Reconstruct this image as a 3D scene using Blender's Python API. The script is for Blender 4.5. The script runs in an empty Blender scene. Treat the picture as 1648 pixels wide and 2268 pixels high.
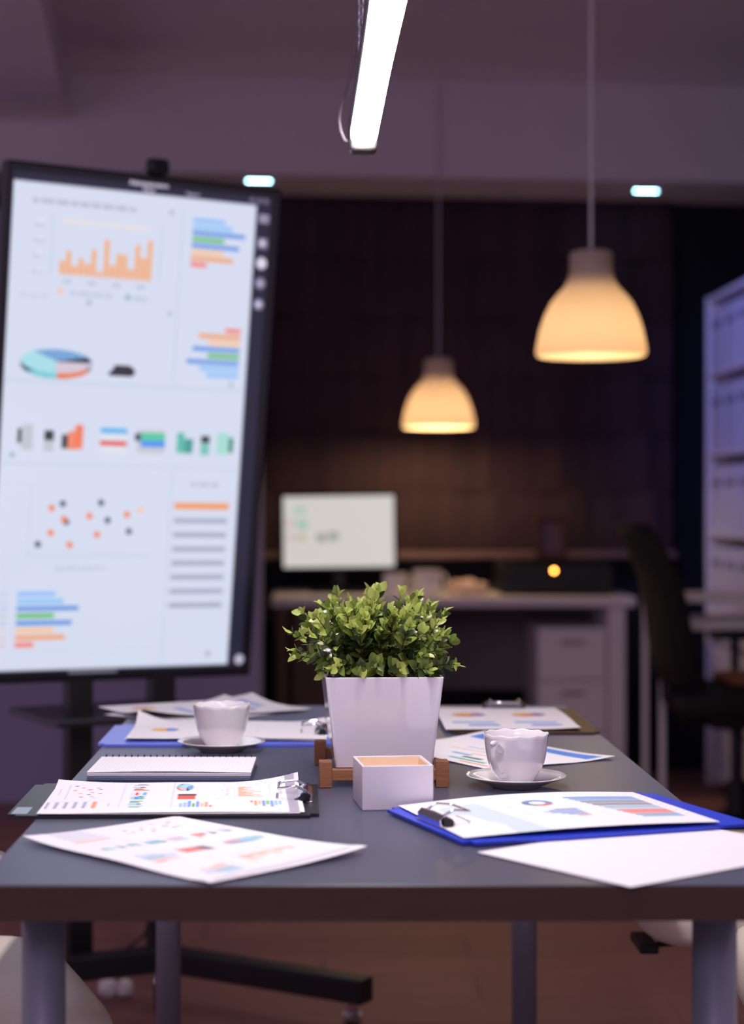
import bpy, bmesh, math, random
import numpy as np
from mathutils import Vector, Matrix

random.seed(7)
rng = np.random.default_rng(11)
SC = bpy.context.scene
COL = SC.collection
R = math.radians

# ------------------------------------------------------------------ camera
EYE = 1.09
cam_d = bpy.data.cameras.new('camera')
cam = bpy.data.objects.new('camera', cam_d)
COL.objects.link(cam)
cam.location = (0, 0, EYE)
cam.rotation_euler = (R(90), 0, 0)
cam_d.sensor_fit = 'VERTICAL'
cam_d.sensor_width = 26.159
cam_d.sensor_height = 36.0
cam_d.lens = 3980 / 2268 * 36.0
cam_d.shift_x = 112 / 2268
cam_d.shift_y = -14 / 2268
cam_d.clip_start = 0.05
cam_d.dof.use_dof = True
cam_d.dof.focus_distance = 2.26
cam_d.dof.aperture_fstop = 3.0
cam_d.dof.aperture_blades = 0
SC.camera = cam

# ------------------------------------------------------------------ world and exposure
world = bpy.data.worlds.new('dim_violet_room_light')
SC.world = world
world.use_nodes = True
bg = world.node_tree.nodes['Background']
bg.inputs[0].default_value = (0.79, 0.57, 0.86, 1)
bg.inputs[1].default_value = 0.43
SC.view_settings.view_transform = 'Standard'
SC.view_settings.look = 'None'
SC.view_settings.exposure = 0.0
SC.view_settings.gamma = 1.0
SC.view_settings.use_curve_mapping = False


def area(name, loc, rot, sx, sy, power, col):
    d = bpy.data.lights.new(name, 'AREA')
    d.shape = 'RECTANGLE'
    d.size = sx
    d.size_y = sy
    d.energy = power
    d.color = col
    o = bpy.data.objects.new(name, d)
    o.location = loc
    o.rotation_euler = rot
    COL.objects.link(o)
    return o


LED_STRENGTH = 78.0
# an unseen fill light added behind the camera, and the blue accent light on the right
area('office_fill_light', (-0.6, -1.6, 2.7), (R(25), 0, 0), 1.6, 1.0, 26.0, (0.80, 0.66, 1.0))
sd = bpy.data.lights.new('blue_accent_light', 'SPOT')
sd.energy = 85.0
sd.color = (0.22, 0.28, 1.0)
sd.spot_size = R(48)
sd.spot_blend = 0.9
sd.shadow_soft_size = 0.08
so = bpy.data.objects.new('blue_accent_light', sd)
COL.objects.link(so)
so.location = (0.35, 5.3, 2.60)
so.rotation_euler = (Vector((1.52, 6.55, 1.65)) - so.location).to_track_quat('-Z', 'Y').to_euler()


# ------------------------------------------------------------------ helpers
def lin(c):
    """sRGB 0-255 -> linear"""
    out = []
    for v in c:
        v = v / 255.0
        out.append(v / 12.92 if v <= 0.04045 else ((v + 0.055) / 1.055) ** 2.4)
    return tuple(out)


def material(name, rgb, rough=0.5, metal=0.0, vary=0.06, scale=30.0, coat=0.0, spec=0.5, bump=0.0,
             stretch=(1, 1, 1), rgb2=None, obj_random=0.0, transl=0.0, emit=None, emit_strength=1.0):
    m = bpy.data.materials.new(name)
    m.use_nodes = True
    nt = m.node_tree
    N, L = nt.nodes, nt.links
    b = N['Principled BSDF']
    c = lin(rgb)
    c2 = lin(rgb2) if rgb2 else tuple(max(0, v * (1 - vary * 2)) for v in c)
    tc = N.new('ShaderNodeTexCoord')
    mp = N.new('ShaderNodeMapping')
    mp.inputs['Scale'].default_value = stretch
    nz = N.new('ShaderNodeTexNoise')
    nz.inputs['Scale'].default_value = scale
    nz.inputs['Detail'].default_value = 4
    L.new(tc.outputs['Object'], mp.inputs[0])
    L.new(mp.outputs[0], nz.inputs['Vector'])
    mx = N.new('ShaderNodeMix')
    mx.data_type = 'RGBA'
    mx.inputs[6].default_value = (*c2, 1)
    mx.inputs[7].default_value = (*c, 1)
    L.new(nz.outputs['Fac'], mx.inputs[0])
    out = mx.outputs[2]
    if obj_random:
        oi = N.new('ShaderNodeObjectInfo')
        hs = N.new('ShaderNodeHueSaturation')
        mr = N.new('ShaderNodeMapRange')
        mr.inputs[3].default_value = 1 - obj_random
        mr.inputs[4].default_value = 1 + obj_random
        L.new(oi.outputs['Random'], mr.inputs[0])
        L.new(mr.outputs[0], hs.inputs['Value'])
        L.new(out, hs.inputs['Color'])
        out = hs.outputs[0]
    L.new(out, b.inputs['Base Color'])
    b.inputs['Roughness'].default_value = rough
    b.inputs['Metallic'].default_value = metal
    b.inputs['Coat Weight'].default_value = coat
    b.inputs['Coat Roughness'].default_value = 0.06
    b.inputs['Specular IOR Level'].default_value = spec
    if bump:
        bp = N.new('ShaderNodeBump')
        bp.inputs['Strength'].default_value = bump
        bp.inputs['Distance'].default_value = 0.002
        L.new(nz.outputs['Fac'], bp.inputs['Height'])
        L.new(bp.outputs[0], b.inputs['Normal'])
    if emit:
        b.inputs['Emission Color'].default_value = (*lin(emit), 1)
        b.inputs['Emission Strength'].default_value = emit_strength
    if transl:
        tr = N.new('ShaderNodeBsdfTranslucent')
        L.new(out, tr.inputs[0])
        ms = N.new('ShaderNodeMixShader')
        ms.inputs[0].default_value = transl
        L.new(b.outputs[0], ms.inputs[1])
        L.new(tr.outputs[0], ms.inputs[2])
        L.new(ms.outputs[0], N['Material Output'].inputs[0])
    return m


def emitter(name, rgb_lin, strength, vary=0.0):
    m = bpy.data.materials.new(name)
    m.use_nodes = True
    b = m.node_tree.nodes['Principled BSDF']
    b.inputs['Base Color'].default_value = (0.8, 0.8, 0.8, 1)
    b.inputs['Emission Color'].default_value = (*rgb_lin, 1)
    b.inputs['Emission Strength'].default_value = strength
    return m


def printed(name, emission=0.0, rough=0.6):
    """colour printed on the sheet (or shown by the screen) is stored per vertex"""
    m = bpy.data.materials.new(name)
    m.use_nodes = True
    N, L = m.node_tree.nodes, m.node_tree.links
    b = N['Principled BSDF']
    a = N.new('ShaderNodeAttribute')
    a.attribute_name = 'print'
    if emission:
        b.inputs['Base Color'].default_value = (0.01, 0.01, 0.012, 1)
        L.new(a.outputs['Color'], b.inputs['Emission Color'])
        b.inputs['Emission Strength'].default_value = emission
    else:
        L.new(a.outputs['Color'], b.inputs['Base Color'])
    b.inputs['Roughness'].default_value = rough
    return m


def mesh_obj(name, bm_or_me, mat=None, parent=None, loc=(0, 0, 0), rot=(0, 0, 0), smooth=False, label=None, kind=None):
    if isinstance(bm_or_me, bmesh.types.BMesh):
        bmesh.ops.recalc_face_normals(bm_or_me, faces=bm_or_me.faces)
        me = bpy.data.meshes.new(name)
        bm_or_me.to_mesh(me)
        bm_or_me.free()
    else:
        me = bm_or_me
    if mat and not me.materials:
        me.materials.append(mat)
    if smooth:
        for p in me.polygons:
            p.use_smooth = True
    o = bpy.data.objects.new(name, me)
    COL.objects.link(o)
    o.location = loc
    o.rotation_euler = rot
    if parent:
        o.parent = parent
    if label:
        o['label'] = label
    if kind:
        o['kind'] = kind
    return o


def tag(o, label=None, cat=None, group=None, kind=None):
    if label:
        o['label'] = label
    if cat:
        o['category'] = cat
    if group:
        o['group'] = group
    if kind:
        o['kind'] = kind
    return o


def thing(name, label, cat, loc=(0, 0, 0), rot=(0, 0, 0), group=None):
    o = bpy.data.objects.new(name, None)
    o.empty_display_size = 0.05
    COL.objects.link(o)
    o.location = loc
    o.rotation_euler = rot
    return tag(o, label, cat, group)


def children_of(o):
    return [c for c in COL.objects if c.parent == o]


def copy_tree(o, parent=None):
    c = o.copy()
    COL.objects.link(c)
    if parent:
        c.parent = parent
    for ch in children_of(o):
        copy_tree(ch, c)
    return c


def add_box(bm, c, s, rot=None, bevel=0.0, seg=2):
    r = bmesh.ops.create_cube(bm, size=1.0)
    vs = r['verts']
    M = Matrix.Translation(Vector(c)) @ ((rot.to_4x4() if rot else Matrix.Identity(4)) @ Matrix.Diagonal((*s, 1)))
    bmesh.ops.transform(bm, matrix=M, verts=vs)
    if bevel:
        es = list({e for v in vs for e in v.link_edges})
        bmesh.ops.bevel(bm, geom=es, offset=bevel, segments=seg, profile=0.5, affect='EDGES')
    return bm


def box(c, s, rot=None, bevel=0.0, seg=2):
    return add_box(bmesh.new(), c, s, rot, bevel, seg)


def add_cyl(bm, p0, p1, r0, r1=None, n=20, cap=True):
    p0, p1 = Vector(p0), Vector(p1)
    d = p1 - p0
    r1 = r0 if r1 is None else r1
    q = d.to_track_quat('Z', 'Y').to_matrix().to_4x4()
    r = bmesh.ops.create_cone(bm, cap_ends=cap, cap_tris=False, segments=n, radius1=r0, radius2=r1, depth=d.length)
    bmesh.ops.transform(bm, matrix=Matrix.Translation((p0 + p1) / 2) @ q, verts=r['verts'])
    return bm


def cyl(p0, p1, r0, r1=None, n=20):
    return add_cyl(bmesh.new(), p0, p1, r0, r1, n)


def add_tube(bm, pts, rad, n=8, closed=False):
    pts = [Vector(p) for p in pts]
    k = len(pts)
    rads = rad if isinstance(rad, (list, tuple)) else [rad] * k
    rings = []
    ref = None
    for i, p in enumerate(pts):
        if closed:
            t = pts[(i + 1) % k] - pts[i - 1]
        else:
            t = pts[min(i + 1, k - 1)] - pts[max(i - 1, 0)]
        t.normalize()
        if ref is None:
            ref = Vector((0, 0, 1)) if abs(t.z) < 0.9 else Vector((1, 0, 0))
        a = (ref - t * ref.dot(t)).normalized()
        ref = a
        b = t.cross(a)
        rings.append([bm.verts.new(p + rads[i] * (math.cos(2 * math.pi * j / n) * a + math.sin(2 * math.pi * j / n) * b)) for j in range(n)])
    for i in range(k if closed else k - 1):
        A, B = rings[i], rings[(i + 1) % k]
        for j in range(n):
            bm.faces.new((A[j], A[(j + 1) % n], B[(j + 1) % n], B[j]))
    if not closed:
        bm.faces.new(rings[0][::-1])
        bm.faces.new(rings[-1])
    return bm


def tube(pts, rad, n=8, closed=False):
    return add_tube(bmesh.new(), pts, rad, n, closed)


def lathe(prof, n=48, wave=None):
    """prof: (r,z) list; wave(r,z,ang)->(r,z)"""
    bm = bmesh.new()
    rings = []
    for (r, z) in prof:
        if r < 1e-6:
            rings.append([bm.verts.new((0, 0, z))])
            continue
        ring = []
        for j in range(n):
            a = 2 * math.pi * j / n
            rr, zz = wave(r, z, a) if wave else (r, z)
            ring.append(bm.verts.new((rr * math.cos(a), rr * math.sin(a), zz)))
        rings.append(ring)
    for A, B in zip(rings[:-1], rings[1:]):
        for j in range(n):
            if len(A) == 1 and len(B) == 1:
                continue
            if len(A) == 1:
                bm.faces.new((A[0], B[j], B[(j + 1) % n]))
            elif len(B) == 1:
                bm.faces.new((A[j], A[(j + 1) % n], B[0]))
            else:
                bm.faces.new((A[j], A[(j + 1) % n], B[(j + 1) % n], B[j]))
    return bm


def cushion(c, s, p=0.35, nu=24, nv=14):
    """superellipsoid pad"""
    bm = bmesh.new()
    sg = lambda v, e: math.copysign(abs(v) ** e, v)
    rows = []
    for i in range(nv + 1):
        ph = -math.pi / 2 + math.pi * i / nv
        row = []
        for j in range(nu):
            th = 2 * math.pi * j / nu
            row.append(bm.verts.new((c[0] + s[0] / 2 * sg(math.cos(ph), p * 1.6) * sg(math.cos(th), p),
                                     c[1] + s[1] / 2 * sg(math.cos(ph), p * 1.6) * sg(math.sin(th), p),
                                     c[2] + s[2] / 2 * sg(math.sin(ph), p * 1.6))))
        rows.append(row)
    for i in range(nv):
        for j in range(nu):
            bm.faces.new((rows[i][j], rows[i][(j + 1) % nu], rows[i + 1][(j + 1) % nu], rows[i + 1][j]))
    bmesh.ops.remove_doubles(bm, verts=bm.verts, dist=1e-6)
    return bm


def smooth_path(pts, n=4):
    P = [Vector(p) for p in pts]
    P = [P[0] * 2 - P[1]] + P + [P[-1] * 2 - P[-2]]
    out = []
    for i in range(1, len(P) - 2):
        for k in range(n):
            t = k / n
            a, b, c, d = P[i - 1], P[i], P[i + 1], P[i + 2]
            out.append(.5 * ((2 * b) + (c - a) * t + (2 * a - 5 * b + 4 * c - d) * t * t + (3 * b - a - 3 * c + d) * t ** 3))
    return out + [P[-2]]


def text_mesh(s, size, depth=0.0004):
    cu = bpy.data.curves.new('lettering', 'FONT')
    cu.body = s
    cu.size = size
    cu.align_x = 'CENTER'
    cu.align_y = 'CENTER'
    cu.resolution_u = 2
    cu.extrude = depth
    o = bpy.data.objects.new('lettering', cu)
    COL.objects.link(o)
    dg = bpy.context.evaluated_depsgraph_get()
    dg.update()
    me = bpy.data.meshes.new_from_object(o.evaluated_get(dg))
    bpy.data.objects.remove(o)
    me.materials.clear()
    return me


# ------------------------------------------------------------------ printing raster
class Print:
    def __init__(self, w, h, cell, bg):
        self.nx, self.ny = int(round(w / cell)) + 1, int(round(h / cell)) + 1
        self.u = np.linspace(0, 1, self.nx)[None, :]
        self.v = np.linspace(0, 1, self.ny)[:, None]
        self.du, self.dv = 1 / (self.nx - 1), 1 / (self.ny - 1)
        self.asp = h / w
        self.a = np.zeros((self.ny, self.nx, 3))
        self.a[:] = lin(bg)

    def put(self, cov, rgb, al=1.0):
        k = (cov * al)[..., None]
        self.a = self.a * (1 - k) + np.array(lin(rgb)) * k

    def rect(self, u0, v0, u1, v1, rgb, al=1.0):
        cu = np.clip((u1 - self.u) / self.du + .5, 0, 1) * np.clip((self.u - u0) / self.du + .5, 0, 1)
        cv = np.clip((v1 - self.v) / self.dv + .5, 0, 1) * np.clip((self.v - v0) / self.dv + .5, 0, 1)
        self.put(cv * cu, rgb, al)

    def disc(self, u, v, r, rgb, al=1.0, ry=None, r_in=0.0, a0=None, a1=None):
        """r in units of width; ry likewise"""
        ry = r if ry is None else ry
        x, y = (self.u - u), (self.v - v) * self.asp
        d = np.sqrt((x / r) ** 2 + (y / ry) ** 2) * min(r, ry)
        cov = np.clip((min(r, ry) - d) / self.du + .5, 0, 1)
        if r_in:
            cov = cov * np.clip((d - r_in) / self.du + .5, 0, 1)
        if a0 is not None:
            an = np.degrees(np.arctan2(-y / ry, x / r)) % 360
            cov = cov * (((an - a0) % 360) < ((a1 - a0) % 360 or 360))
        self.put(cov, rgb, al)

    def poly(self, pts, rgb, al=1.0):
        inside = np.zeros((self.ny, self.nx), bool)
        n = len(pts)
        U, V = np.broadcast_arrays(self.u, self.v)
        for i in range(n):
            (x0, y0), (x1, y1) = pts[i], pts[(i + 1) % n]
            if y0 == y1:
                continue
            c = ((y0 > V) != (y1 > V)) & (U < (x1 - x0) * (V - y0) / (y1 - y0) + x0)
            inside ^= c
        self.put(inside.astype(float), rgb, al)

    def scribble(self, u0, u1, v, h, rgb, al=0.5, seed=0):
        """a line of illegible small print"""
        g = random.Random(seed)
        x = u0
        while x < u1:
            w = min(g.uniform(.018, .05), u1 - x)
            self.rect(x, v - h / 2, x + w, v + h / 2, rgb, al)
            x += w + .008


SKY1, SKY2, BLU, GRN, ORA, ORB, RED = (148, 192, 250), (140, 198, 248), (98, 152, 226), (92, 190, 108), (247, 198, 150), (240, 165, 105), (244, 128, 112)
HB = [(SKY1, .61), (SKY2, .75), (BLU, 1.0), (GRN, .61), (BLU, .90), (ORA, .61), (ORB, .80), (RED, .30)]
DOTS = [(.245, .649, 0), (.385, .646, 0), (.413, .681, 0), (.495, .703, 0), (.163, .730, 0), (.261, .685, 0), (.206, .658, 1), (.207, .707, 1),
        (.345, .673, 1), (.376, .710, 1), (.484, .669, 1), (.278, .731, 1), (.252, .680, 1), (.533, .659, 2)]
BARS = [120, 214, 84, 158, 112, 246, 50, 344, 118, 227, 221, 95, 324, 208, 372]


def dashboard(p, K=1.0, tv=True, al=1.0):
    """the sales report: shown on the screen and printed on two of the sheets"""
    y = lambda v: v * K
    ln = (196, 210, 228)
    p.rect(.625, y(.055), .632, y(.405), ln, .8)
    p.rect(.02, y(.408), .9, y(.413), ln, .8)
    p.rect(.02, y(.570), .9, y(.574), ln, .8)
    p.rect(.645, y(.576), .652, y(.975), ln, .8)
    p.scribble(.08, .46, y(.064), .008, (120, 130, 145), .45, 1)
    # column chart
    p.rect(.150, y(.085), .158, y(.205), ln, .7)
    p.rect(.548, y(.090), .556, y(.200), ln, .7)
    x0, x1, vb = .186, .52, .201
    xs = np.linspace(x0, x1 - .016, 15)
    env = []
    for i, h in enumerate(BARS):
        hh = .080 * h / 372
        if i < 14:
            lo = min(BARS[i], BARS[i + 1]) * .080 / 372
            p.rect(xs[i] + .016, y(vb - lo), xs[i + 1], y(vb), (226, 192, 206), .9 * al)
    for i, h in enumerate(BARS):
        p.rect(xs[i], y(vb - .080 * h / 372), xs[i] + .017, y(vb), (240, 176, 120), al)
    p.scribble(.19, .50, y(.098), .009, (232, 222, 222), .9, 2)
    for i in range(4):
        p.scribble(.09, .13, y(.11 + .03 * i), .006, (165, 175, 195), .4, 5 + i)
        p.scribble(.20 + .09 * i, .23 + .09 * i, y(.214), .007, (150, 160, 180), .45, 9 + i)
    p.disc(.195, y(.234), .011, (246, 196, 150), .9, r_in=.004)
    p.scribble(.23, .38, y(.236), .008, (170, 180, 198), .5, 14)
    p.disc(.44, y(.236), .011, (120, 170, 160), .7)
    p.scribble(.46, .52, y(.238), .008, (170, 180, 198), .5, 15)
    p.scribble(.05, .15, y(.246), .007, (190, 200, 214), .5, 16)
    p.disc(.30, y(.252), .010, (150, 160, 175), .6)
    p.disc(.60, y(.262), .009, (150, 160, 175), .5)
    p.disc(.585, y(.062), .009, (130, 140, 160), .5)
    # sideways bars, right column
    for i, (c, L) in enumerate(HB):
        v = .067 + .0127 * i
        p.rect(.668, y(v), .668 + .205 * L, y(v + .0088), c, al)
    for i, (c, L) in enumerate(HB[::-1]):
        v = .284 + .0132 * i
        p.rect(.88 - .205 * L, y(v), .88, y(v + .009), c, al)
    p.disc(.855, y(.398), .009, (130, 140, 160), .5)
    # pie seen at a slant, dark wedge
    pu, pv = .193, .370
    A = p.asp
    p.disc(pu, y(pv + .008), .126, (60, 80, 110), al, ry=.044)
    p.disc(pu, y(pv + .008), .126, (120, 205, 215), al, ry=.044, a0=215, a1=272)
    p.disc(pu, y(pv + .008), .126, (238, 120, 50), al, ry=.044, a0=272, a1=345)
    p.disc(pu, y(pv), .126, (168, 222, 232), al, ry=.040)
    p.disc(pu, y(pv), .126, (214, 198, 214), al, ry=.040, a0=270, a1=5)
    p.disc(pu, y(pv), .126, (120, 165, 215), al, ry=.040, a0=5, a1=130)
    p.disc(pu, y(pv), .126, (40, 48, 70), al, ry=.040, a0=0, a1=28)
    if tv:
        p.poly([(.385, .388), (.41, .371), (.47, .372), (.487, .384), (.47, .392), (.387, .393)], (58, 54, 64))
    else:
        p.rect(.44, y(.335), .50, y(.395), (92, 50, 66), al)
        p.rect(.50, y(.338), .62, y(.395), (226, 92, 66), al)
    # row of product pictures
    g1, g2, g3 = (52, 58, 68), (190, 198, 208), (88, 190, 170)
    r = p.rect
    r(.070, y(.503), .085, y(.532), g1, al); r(.086, y(.495), .125, y(.545), g2, al)
    r(.165, y(.505), .200, y(.525), g1, al); r(.165, y(.525), .200, y(.547), g2, al)
    r(.228, y(.512), .250, y(.540), g1, al); r(.250, y(.505), .285, y(.542), (238, 140, 112), al); r(.275, y(.492), .305, y(.540), (240, 128, 92), al)
    r(.368, y(.495), .468, y(.548), (222, 226, 236), al); r(.368, y(.496), .468, y(.507), (92, 182, 238), al); r(.368, y(.522), .468, y(.531), (226, 66, 52), al)
    r(.505, y(.497), .612, y(.545), (200, 202, 212), al); r(.497, y(.505), .52, y(.520), (40, 66, 80), al); r(.52, y(.503), .612, y(.518), (84, 202, 160), al); r(.52, y(.518), .612, y(.532), (78, 150, 238), al)
    r(.657, y(.500), .685, y(.542), g3, al); r(.685, y(.512), .72, y(.542), (70, 160, 148), al)
    r(.750, y(.505), .785, y(.520), g1, al); r(.750, y(.520), .785, y(.545), (120, 196, 186), al)
    r(.812, y(.498), .860, y(.543), (168, 220, 212), al); r(.860, y(.507), .878, y(.538), (60, 140, 122), al)
    p.disc(.055, y(.555), .008, (70, 140, 90), .7)
    # scatter plot
    r(.127, y(.610), .131, y(.752), ln, .9)
    r(.127, y(.750), .577, y(.754), ln, .9)
    for (u, v, k) in DOTS:
        p.disc(u, y(v), .0115, [(70, 92, 112), (240, 132, 70), (246, 200, 170)][k], al)
    # list
    p.scribble(.72, .83, y(.605), .008, (165, 175, 195), .6, 21)
    r(.663, y(.643), .877, y(.657), (240, 160, 112), al)
    for i in range(7):
        v = .675 + .0292 * i
        r(.664, y(v), .873, y(v + .0105), (168, 174, 198), al)
    p.scribble(.23, .42, y(.778), .007, (175, 185, 205), .5, 25)
    if K == 1.0:
        for i, (c, L) in enumerate(HB):
            v = .824 + .0145 * i
            r(.099, v, .099 + .225 * L, v + .0095, c)
            r(.04, v + .002, .065, v + .008, c, .35)
        r(.09, .945, .60, .947, ln, .8)
        p.disc(.83, .958, .009, (110, 120, 140), .6)


def grid_mesh(name, w, l, p, height=None):
    """a w x l sheet, +y to the page top, carrying the print"""
    nx, ny = p.nx, p.ny
    U, V = np.meshgrid(np.linspace(0, 1, nx), np.linspace(0, 1, ny))
    Z = height(U, V) if height else np.zeros_like(U)
    co = np.stack([(U - .5) * w, (.5 - V) * l, Z], -1).reshape(-1, 3)
    me = bpy.data.meshes.new(name)
    me.vertices.add(nx * ny)
    me.vertices.foreach_set('co', co.astype(np.float32).ravel())
    i = np.arange(ny - 1)[:, None] * nx + np.arange(nx - 1)[None, :]
    q = np.stack([i, i + nx, i + nx + 1, i + 1], -1).reshape(-1, 4)
    nf = len(q)
    me.loops.add(nf * 4)
    me.loops.foreach_set('vertex_index', q.astype(np.int32).ravel())
    me.polygons.add(nf)
    me.polygons.foreach_set('loop_start', (np.arange(nf) * 4).astype(np.int32))
    me.polygons.foreach_set('use_smooth', np.ones(nf, bool))
    me.update(calc_edges=True)
    at = me.color_attributes.new('print', 'FLOAT_COLOR', 'POINT')
    rgba = np.concatenate([p.a, np.ones((ny, nx, 1))], -1).astype(np.float32)
    at.data.foreach_set('color', rgba.ravel())
    return me


M_PRINT = printed('printed_paper')
PAPER = (243, 240, 244)


def sheet(label, c, z, yaw, p, height=None, w=.21, l=.297, group=None):
    me = grid_mesh('printed_sheet', w, l, p, height)
    o = mesh_obj('printed_sheet', me, M_PRINT, None, (c[0], c[1], z), (0, 0, R(yaw)))
    return tag(o, label, 'paper', group)


def corner(U, V, cu, cv, reach, lift):
    """lift of one sheet corner"""
    d = np.sqrt(((U - cu) * .7) ** 2 + (V - cv) ** 2)
    return lift * np.clip(1 - d / reach, 0, 1) ** 2


# ------------------------------------------------------------------ materials
m_wall = material('painted_plaster_violet_grey', (164, 160, 194), .9, scale=8, vary=.03)
m_ceil = material('white_ceiling_paint', (236, 228, 236), .95, scale=5, vary=.03)
m_navy = material('navy_wall_paint', (7, 8, 34), .8, scale=6, vary=.08)
m_floorbase = material('dark_subfloor', (30, 20, 18), .9)
m_plank = material('brown_wood_plank', (170, 122, 114), .6, spec=.3, scale=6, stretch=(.8, 16, 6), rgb2=(106, 72, 68), obj_random=.10, bump=.1)
m_tabletop = material('black_brown_laminate', (38, 31, 31), .36, scale=40, stretch=(6, .6, 1), vary=.12, spec=.6)
_b = m_tabletop.node_tree.nodes['Principled BSDF']
_b.inputs['Sheen Weight'].default_value = 0.60
_b.inputs['Sheen Roughness'].default_value = 0.45
_b.inputs['Sheen Tint'].default_value = (.62, .74, 1.0, 1)  # bluish tint stands in for screen light reflected at a glancing angle
m_edge = material('dark_brown_edge_band', (72, 49, 36), .5, scale=30, stretch=(1, 1, 8), vary=.15)
m_steel = material('grey_painted_steel', (134, 137, 148), .38, metal=.25, vary=.03)
m_chrome = material('bright_chrome', (225, 225, 230), .12, metal=1.0, vary=.02)
m_alu = material('brushed_aluminium', (150, 150, 152), .35, metal=.8, stretch=(1, 20, 1), vary=.05)
m_blackpl = material('black_plastic', (11, 11, 13), .42, vary=.05)
m_blackfab = material('black_mesh_fabric', (6, 6, 8), .9, scale=200, vary=.3)
m_cream = material('cream_leather', (242, 230, 214), .45, scale=140, vary=.04, bump=.25)
m_white = material('white_gloss_plastic', (236, 232, 238), .12, scale=20, vary=.01, coat=.6)
m_whitemat = material('white_satin_board', (232, 226, 232), .4, scale=20, vary=.015)
m_boxin = material('warm_lit_box_inside', (250, 226, 196), .6, scale=20, vary=.015)  # warm light inside the white box, put into the colour
m_porc = material('white_glazed_porcelain', (238, 234, 236), .10, scale=15, vary=.008, coat=.8)
m_wood = material('oiled_brown_wood', (180, 122, 82), .5, scale=18, stretch=(2, 2, 16), rgb2=(132, 84, 54), bump=.15)
m_stem = material('dark_green_stem', (62, 74, 34), .6)
m_soil = material('dark_moss_base', (26, 28, 14), .95, scale=60, vary=.4, bump=.8)
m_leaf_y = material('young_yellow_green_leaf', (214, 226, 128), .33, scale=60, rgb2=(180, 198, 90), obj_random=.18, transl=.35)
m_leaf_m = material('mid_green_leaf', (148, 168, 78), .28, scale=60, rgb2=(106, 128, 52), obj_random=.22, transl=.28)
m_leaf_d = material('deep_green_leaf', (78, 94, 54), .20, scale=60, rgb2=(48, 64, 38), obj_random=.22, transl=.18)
m_bluebd = material('cobalt_blue_plastic', (44, 72, 214), .35, scale=30, vary=.05)
m_darkbd = material('black_vinyl_board', (36, 35, 40), .36, scale=160, vary=.1, bump=.1)
m_brownbd = material('dark_brown_board', (66, 42, 34), .5, vary=.1)
m_sticker = material('pale_grey_sticker', (150, 168, 178), .4, vary=.03)
m_navycov = material('navy_card_cover', (34, 52, 98), .5, vary=.05)
m_pages = material('paper_block', (236, 232, 240), .7, scale=300, stretch=(1, 1, 12), vary=.05)
m_wire = material('black_spiral_wire', (30, 30, 34), .3, metal=.7)
m_blind = material('brown_roman_blind_cloth', (84, 58, 70), .9, scale=9, stretch=(3.5, 1, .15), rgb2=(36, 27, 42), transl=.0, bump=.6)  # vertical streaks in the colour stand in for light on the ripples
m_sill = material('pale_window_sill', (126, 98, 108), .5, vary=.03)
m_brownwood = material('walnut_panel', (92, 56, 40), .5, scale=14, stretch=(1, 1, 10), rgb2=(62, 36, 26))
m_greypan = material('grey_modesty_panel', (120, 112, 122), .7, vary=.04)
m_redframe = material('reddish_brown_frame', (58, 22, 18), .5, vary=.1)
m_photo = material('violet_grey_photo', (86, 62, 90), .4, scale=8, vary=.2)
m_shade = material('white_opal_shade', (240, 236, 232), .35, scale=10, vary=.01, transl=.42)
m_cord = material('white_cord', (206, 200, 206), .6, vary=.02)
m_pink = material('crumpled_tissue', (226, 196, 190), .8, scale=40, vary=.06)
m_filebox = material('white_card_file_box', (206, 204, 222), .7, vary=.03)
m_slot = material('grey_label_card', (140, 136, 160), .8)
m_coffee = material('black_coffee', (40, 22, 14), .05)

# ------------------------------------------------------------------ the setting
TILT = R(5.14)          # the back wall stands slightly askew to the table
PIV = (0, 7.5, 0)


def back(name, bm, mat, **k):
    """object in the frame of the askew back wall (local y = 0 on the wall face)"""
    return mesh_obj(name, bm, mat, loc=PIV, rot=(0, 0, TILT), **k)


back('wall_back', box((-.1, .06, 1.4), (6.6, .12, 2.9)), m_navy, kind='structure')
mesh_obj('wall_left', box((-1.62, 6.65, 1.09), (2.8, .10, 2.18)), m_wall, kind='structure')
mesh_obj('wall_right', box((1.93, 5.4, 1.4), (.10, 4.6, 2.9)), m_navy, kind='structure')
back('trim_1', box((-.1, -.265, 2.56), (6.6, .53, .38)), m_ceil, kind='structure')            # deep bulkhead over the window
bm = box((.45, -3.3, 2.81), (3.0, 6.1, .12))
back('ceiling', bm, m_ceil, kind='structure')
back('trim_2', box((-2.0, -3.55, 2.66), (1.96, 6.02, .19)), m_ceil, kind='structure')          # lowered ceiling field on the left
floor = mesh_obj('floor', box((-.4, 4.2, -.035), (6.6, 8.2, .05)), m_floorbase, kind='structure')
pw, pl = .187, 1.30
plank_me = None
for r_ in range(36):
    yc = 1.03 + r_ * .19
    off = random.uniform(0, 1.3)
    for k in range(6):
        xc = -3.4 + off + k * 1.3012
        if xc > 2.5 or xc < -2.6 or yc > 7.4:
            continue
        if plank_me is None:
            o = mesh_obj('plank', box((0, 0, -.005), (pl, pw, .010), bevel=.0012, seg=1), m_plank, floor, (xc, yc, 0))
            plank_me = o.data
        else:
            o = mesh_obj('plank', plank_me, None, floor, (xc, yc, random.uniform(-.0008, .0)))

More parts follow.
